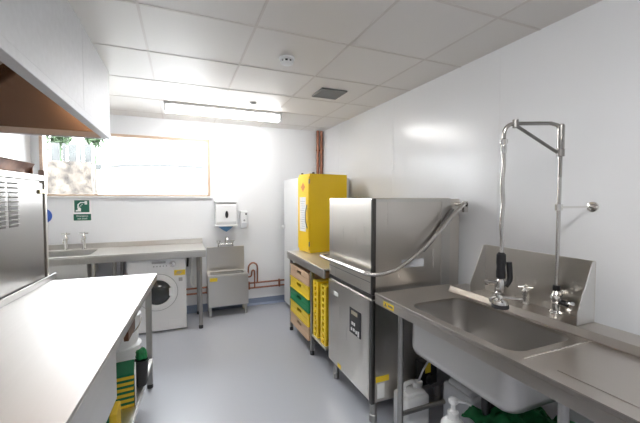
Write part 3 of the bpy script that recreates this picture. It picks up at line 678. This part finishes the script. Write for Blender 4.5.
# ------------------------------------------------------------ pot-wash sink on the right
sk = thing('pot_wash_sink', (1.42, 1.0, 0), 'long stainless steel sink unit with deep bowl along the right wall', 'sink')
SX0, SX1, SY0, SY1 = 1.12, 1.735, .12, 1.80
HX0, HX1, HY0, HY1 = 1.175, 1.56, .885, 1.535
MB().box(1.5822, SX1, 1.6602, SY1, .886, .9, .001).build('worktop_end', 'steel_sink', sk)
MB().holed_slab(SX0, 1.582, SY0, SY1, .886, .9, HX0, HX1, HY0, HY1, .075, 8).build('worktop', 'steel_sink', sk)
MB().bowl(HX0, HX1, HY0, HY1,   .075, .8858, .256, .006, 8, .06).build('bowl', 'steel_bowl', sk)
MB().box(SX0, SX0 + .02, SY0, SY1, .836, .8855, .004).build('fascia', 'steel_sink', sk)
MB().prism([(1.582, .886), (1.582, .905), (1.60, .935), (SX1, .935), (SX1, .886)], 'y', SY0, 1.66, .002).build('tap_ledge', 'steel_sink', sk)
b = MB(); b.box(SX0, SX0 + .012, SY0, SY1, .9002, .9045, .002); b.build('front_rim', 'steel_sink', sk)
MB().box(1.18, 1.575, .841, .847, .8995, .9022, .0006, 1).build('weld_seam', 'chrome', sk)
MB().box(1.20, 1.575, .16, .74, .8995, .9022, .001, 1).build('drainer', 'steel_sink', sk)
MB().lathe([(.045, 0), (.045, .003), (.035, .004), (.03, .001)], (1.40, 1.2, .6315)).build('plughole', 'chrome', sk)
for x, y in ((1.175, 1.60), (1.175, .70), (1.69, 1.60), (1.69, .70), (1.175, .17), (1.69, .17)):
    l = MB().tube([(x, y, .04), (x, y, .8855)], .017, 14).build('leg', 'leg_steel', sk)
    MB().lathe([(.011, .04), (.021, .03), (.021, .0005)], (x, y, 0)).build('foot', 'dark_rubber', l)
for y in (1.60, .70): MB().tube([(1.193, y, .225), (1.672, y, .225)], .014, 10).build('cross_rail', 'leg_steel', sk)
MB().tube(curve([(1.40, 1.2, .62), (1.40, 1.2, .45), (1.45, 1.22, .38), (1.52, 1.24, .45), (1.60, 1.25, .46), (1.90, 1.25, .44)], 6), .022, 12).build('waste_pipe', 'black_plastic', sk)
st = MB().box(SX0 - .0016, SX0 - .0003, 1.595, 1.70, .848, .880, 0).build('sticker', 'sticker_yellow', sk, label='yellow warning sticker')
b = MB(); b.prism([(1.665, .853), (1.69, .853), (1.6775, .876)], 'x', SX0 - .0022, SX0 - .0017); b.box(SX0 - .0022, SX0 - .0017, 1.605, 1.65, .858, .870, 0); b.build('print', 'steel_dark', st)
# splash guard
sgp = thing('splash_guard', (1.70, 1.19, .936), 'stainless steel splash guard with sloping ends behind the sink', 'splash guard')
MB(Matrix.Translation((0, .015, 0))).box(1.722, 1.7275, .895, 1.49, .936, 1.215, .002).build('back_plate', 'steel', sgp)
for y in (.895, 1.485): MB(Matrix.Translation((0, .015, 0))).prism([(1.7215, .9365), (1.7215, 1.214), (1.705, 1.214), (1.604, .99), (1.604, .9365)], 'y', y, y + .005, .001).build('end_plate', 'steel_dull', sgp)
# pre-rinse spray
pr_ = thing('pre_rinse_spray', (1.69, 1.05, .936), 'tall chrome pre-rinse spray tap with hanging hose on the sink ledge', 'spray tap')
px, py = 1.688, 1.055; ax, ay = 1.442, 1.165; zt = 1.85
MB().lathe([(.03, 0), (.03, .008), (.02, .018), (.018, .05), (.026, .06), (.028, .085), (.02, .10), (.014, .115)], (px, py, .9355), seg=20).build('base_valve', 'chrome', pr_)
MB().lathe([(.016, 0), (.016, .025)], (px, py, 1.049), seg=14).build('collar', 'black_plastic', pr_)
MB().tube([(px, py, 1.05), (px, py, 1.62)], .0088, 14).build('riser', 'tube_steel', pr_)
MB().tube([(px, py, 1.60), (px, py, 1.74)], .009, 14).build('riser', 'pipe_chrome', pr_)
MB().lathe([(.014, 0), (.016, .01), (.016, .11), (.013, .118)], (px, py, 1.735), seg=14).build('spring_sleeve', 'pipe_chrome', pr_)
d = Vector((ax - px, ay - py, 0)).normalized(); L = math.hypot(ax - px, ay - py)
arm = [Vector((px, py, zt - .02)), Vector((px, py, zt)) + d * .02, Vector((px, py, zt + .008)) + d * .05]
for k in range(1, 8): arm.append(Vector((px, py, zt + .008)) + d * (.05 + (L - .10) * k / 7))
for k in range(1, 6):
    a = k / 5 * math.pi / 2; arm.append(Vector((px, py, zt + .008 - .05 * (1 - math.cos(a)))) + d * (L - .05 + .05 * math.sin(a)))
arm.append(Vector((ax, ay, zt - .07)))
MB().tube(arm, .0092, 12).build('arm', 'pipe_chrome', pr_)
b = MB(); q = Vector((px, py, zt + .008)) + d * (L * .80); b.tube([Vector((px, py, 1.72)) + d * .016, q - Vector((0, 0, .008))], .0075, 10); b.tube([q - Vector((0, 0, .02)), q + Vector((0, 0, .018))], .013, 10); b.tube([(px, py, 1.70), (px, py, 1.735)], .017, 12); b.build('brace', 'steel_dark', pr_)
MB().lathe([(.012, 0), (.018, -.004), (.018, -.022), (.012, -.03), (.014, -.034), (.014, -.07)], (ax, ay, zt - .065), seg=14).build('swivel', 'chrome', pr_)
ho = MB(); pts = [(ax + .004 * math.sin(k * .6), ay, zt - .13 - k * .0186) for k in range(28)]
ho.tube(curve(pts, 2), [.0092 if k % 2 else .0102 for k in range(55)], 12); ho.build('hose', 'tube_steel', pr_)
hz = 1.235
gr = MB(); gr.lathe([(.012, 0), (.021, -.01), (.022, -.05), (.020, -.07), (.022, -.10), (.021, -.125), (.012, -.132)], (ax, ay, hz), seg=16); gr.build('spray_grip', 'black_plastic', pr_)
MB().tube(curve([(ax + .024, ay - .024, hz - .045), (ax + .026, ay - .026, hz - .08), (ax + .027, ay - .027, hz - .13), (ax + .014, ay - .016, hz - .165)], 5), .013, 10).build('trigger', 'black_plastic', pr_)
b = MB(); b.lathe([(.014, 0), (.018, -.01), (.02, -.05), (.014, -.07)], (ax, ay, hz - .13), seg=16)
b.tube(curve([(ax, ay, hz - .19), (ax - .006, ay + .01, hz - .21), (ax, ay, hz - .23)], 4), .014, 12); b.tube([(ax - .015, ay + .01, hz - .15), (ax - .06, ay + .045, hz - .145)], .008, 10); b.build('spray_valve', 'chrome', pr_)
b = MB(); b.lathe([(.016, 0), (.034, -.012), (.036, -.026)], (ax, ay, hz - .228), seg=20); b.build('spray_head', 'chrome', pr_)
MB().lathe([(.037, 0), (.039, -.005), (.039, -.018), (.03, -.022)], (ax, ay, hz - .2545), seg=20).build('bumper_ring', 'dark_rubber', pr_)
b = MB(); b.tube([(px, py, 1.455), (XR - .012, py, 1.455)], .006, 10); b.tube([(px, py, 1.44), (px, py, 1.47)], .016, 12); b.lathe([(.027, 0), (.026, -.008), (.012, -.014)], (XR - .0005, py, 1.455), 'x', 24); b.build('wall_bracket', 'chrome', pr_)
b = MB(); b.tube([(px, py, .995), (px - .005, py - .055, .998)], .014, 12); b.build('handle_stem', 'black_plastic', pr_)
b = MB(); b.tube(curve([(px - .004, py - .045, 1.0), (px - .006, py - .075, 1.005), (px - .02, py - .085, 1.01)], 4), .009, 10); b.tube(curve([(px, py, 1.015), (px - .02, py - .035, 1.04), (px - .03, py - .05, 1.062)], 4), [.008] * 8 + [.004], 10); b.build('lever', 'chrome', pr_)
# low swivel tap between the two
sw = thing('swivel_tap', (1.69, 1.21, .936), 'low chrome tap with cross handle and side spout on sink ledge', 'tap')
tx, ty = 1.69, 1.215
MB().lathe([(.026, 0), (.026, .006), (.016, .014), (.015, .045), (.02, .05), (.02, .07), (.012, .076), (.009, .09)], (tx, ty, .9355), seg=18).build('body', 'chrome', sw)
MB().tube(curve([(tx, ty, .96), (tx - .04, ty + .03, .958), (tx - .10, ty + .075, .96), (tx - .13, ty + .098, .956), (tx - .135, ty + .10, .935)], 5), .010, 12).build('spout', 'chrome', sw)
h = MB(); h.tube([(tx - .024, ty - .024, 1.028), (tx + .024, ty + .024, 1.028)], .006, 10); h.tube([(tx - .024, ty + .024, 1.028), (tx + .024, ty - .024, 1.028)], .006, 10); h.lathe([(.011, 1.022), (.011, 1.034), (.006, 1.04)], (tx, ty, 0), seg=14); h.build('cross_handle', 'chrome', sw)
b2 = thing('pillar_tap', (1.69, 1.40, .936), 'chrome tap partly hidden behind the hanging spray head', 'tap')
MB().lathe([(.026, 0), (.026, .006), (.016, .014), (.015, .05), (.02, .055), (.02, .08), (.012, .09)], (1.69, 1.385, .9355), seg=18).build('body', 'chrome', b2)
b = MB(); b.tube([(1.69, 1.385, 1.0), (1.625, 1.40, 1.01)], .008, 10); b.lathe([(.012, 0), (.014, .01), (.010, .02)], (1.625, 1.40, 1.0), seg=12); b.build('lever', 'chrome', b2)

# ------------------------------------------------------------ things under the sink
def jerrican(x, y, z, w_, d_, h, label, name='jerrican', m='white_plastic', capm='white_plastic', rot=0):
    M = Matrix.Translation((x, y, z)) @ Matrix.Rotation(R(rot), 4, 'Z')
    t = thing(name, (x, y, z), label, 'bottle')
    MB(M).box(-w_ / 2, w_ / 2, -d_ / 2, d_ / 2, 0, h * .80, .025, 4).build('body', m, t)
    b = MB(M); b.box(-w_ * .40, w_ * .40, -d_ * .40, d_ * .40, h * .74, h * .86, .022, 3)
    b.tube(curve([(-w_ * .3, 0, h * .84), (-w_ * .28, 0, h * .97), (0, 0, h * 1.0), (w_ * .12, 0, h * .96), (w_ * .16, 0, h * .84)], 5), .014, 10); b.build('handle', m, t)
    MB(M).lathe([(.024, h * .855), (.024, h * .90), (.027, h * .905), (.027, h * .975), (.022, h * .98)], (w_ * .30, 0, 0), seg=18).build('cap', capm, t)
    return t
j = jerrican(1.37, 1.75, .0005, .19, .15, .30, 'white plastic jerrican on the floor beside the sink leg')
jerrican(1.60, 1.50, .0005, .24, .19, .44, 'taller grey plastic jerrican at the back under the sink bowl', 'jerrican', 'clear_plastic', 'blue_cap', 90)
tag(MB().tube(curve([(1.43, 1.75, .297), (1.44, 1.72, .38), (1.49, 1.72, .44), (1.52, 1.755, .42), (1.525, 1.765, .402)], 6), .006, 8).build('dosing_hose', 'clear_plastic'), 'thin clear hose rising from the jerrican to the dosing pump', 'hose')
dp = thing('dosing_pump', (1.54, 1.82, .235), 'small black dosing pump with yellow label on the dishwasher side', 'pump')
MB(Matrix.Translation((-.055, 0, -.135))).box(1.53, 1.66, 1.772, 1.846, .37, .53, .008).build('case', 'black_plastic', dp)
MB(Matrix.Translation((-.055, 0, -.135))).lathe([(.035, 0), (.033, -.015), (.01, -.02)], (1.595, 1.7715, .41), 'y', 20).build('roller_cover', 'dark_rubber', dp)
MB(Matrix.Translation((-.055, 0, -.135))).box(1.555, 1.60, 1.769, 1.7715, .455, .52, 0).build('label_plate', 'sticker_yellow', dp, label='yellow label')
pb = thing('pump_bottle', (1.26, 1.29, 0), 'white plastic bottle with pump dispenser top under the sink', 'bottle')
bx, by = 1.285, 1.30
MB().lathe([(.06, .0005), (.066, .01), (.066, .30), (.058, .335), (.034, .36), (.024, .365)], (bx, by, 0), seg=24).build('body', 'white_plastic', pb)
MB().lathe([(.028, .366), (.028, .395), (.016, .40), (.012, .405), (.012, .438)], (bx, by, 0), seg=18).build('collar', 'white_plastic', pb)
b = MB(); b.lathe([(.02, .439), (.025, .445), (.023, .462), (.01, .468)], (bx, by, 0), seg=18); b.tube([(bx, by, .455), (bx + .045, by - .045, .456), (bx + .06, by - .06, .446)], [.010, .007, .005], 10); b.build('pump_head', 'white_plastic', pb)
gc = thing('storage_tub', (1.49, .98, 0), 'dark plastic tub on the floor under the sink, heaped with green', 'tub')
b = MB(); M = Matrix.Translation((1.53, .98, .0005)); b = tray_mb(.36, .46, .33, M, .012); b.build('body', 'dark_rubber', gc)
b = MB(M); b.box(-.19, .19, -.24, -.225, .31, .328, .004); b.box(-.19, .19, .225, .24, .31, .328, .004); b.box(-.19, -.175, -.224, .224, .31, .328, .004); b.box(.175, .19, -.224, .224, .31, .328, .004); b.build('rim', 'dark_rubber', gc)
# crumpled green cloth: a sheet with pointed folds heaped over the tub
bm = bmesh.new(); n = 56; G = []
for i in range(n + 1):
    row = []
    for k in range(n + 1):
        u, v = i / n * 2 - 1, k / n * 2 - 1
        a = math.atan2(v, u); rr = min(1, math.hypot(u, v)); lob = 1 + .16 * math.cos(5 * a + 1.1) + .07 * math.sin(9 * a)
        x, y = 1.555 + u * .195 * lob, .98 + v * .25 * lob
        h = .47 + .06 * noise.noise(Vector((u * 2.2, v * 2.2, 1))) + .055 * abs(noise.noise(Vector((u * 5, v * 5, 4)))) - .10 * rr ** 2.2
        row.append(bm.verts.new((x, y, max(.333, h))))
    G.append(row)
for i in range(n):
    for k in range(n): bm.faces.new((G[i][k], G[i + 1][k], G[i + 1][k + 1], G[i][k + 1]))
ext = bmesh.ops.solidify(bm, geom=bm.faces[:], thickness=.005)
bmesh.ops.recalc_face_normals(bm, faces=bm.faces[:])
tag(MB()._merge(bm).build('green_cloth', 'cloth_green', ang=50), 'large crumpled dark green cloth heaped on the tub under the sink', 'cloth')

for o in bpy.data.objects:
    if '_o' in o: del o['_o']
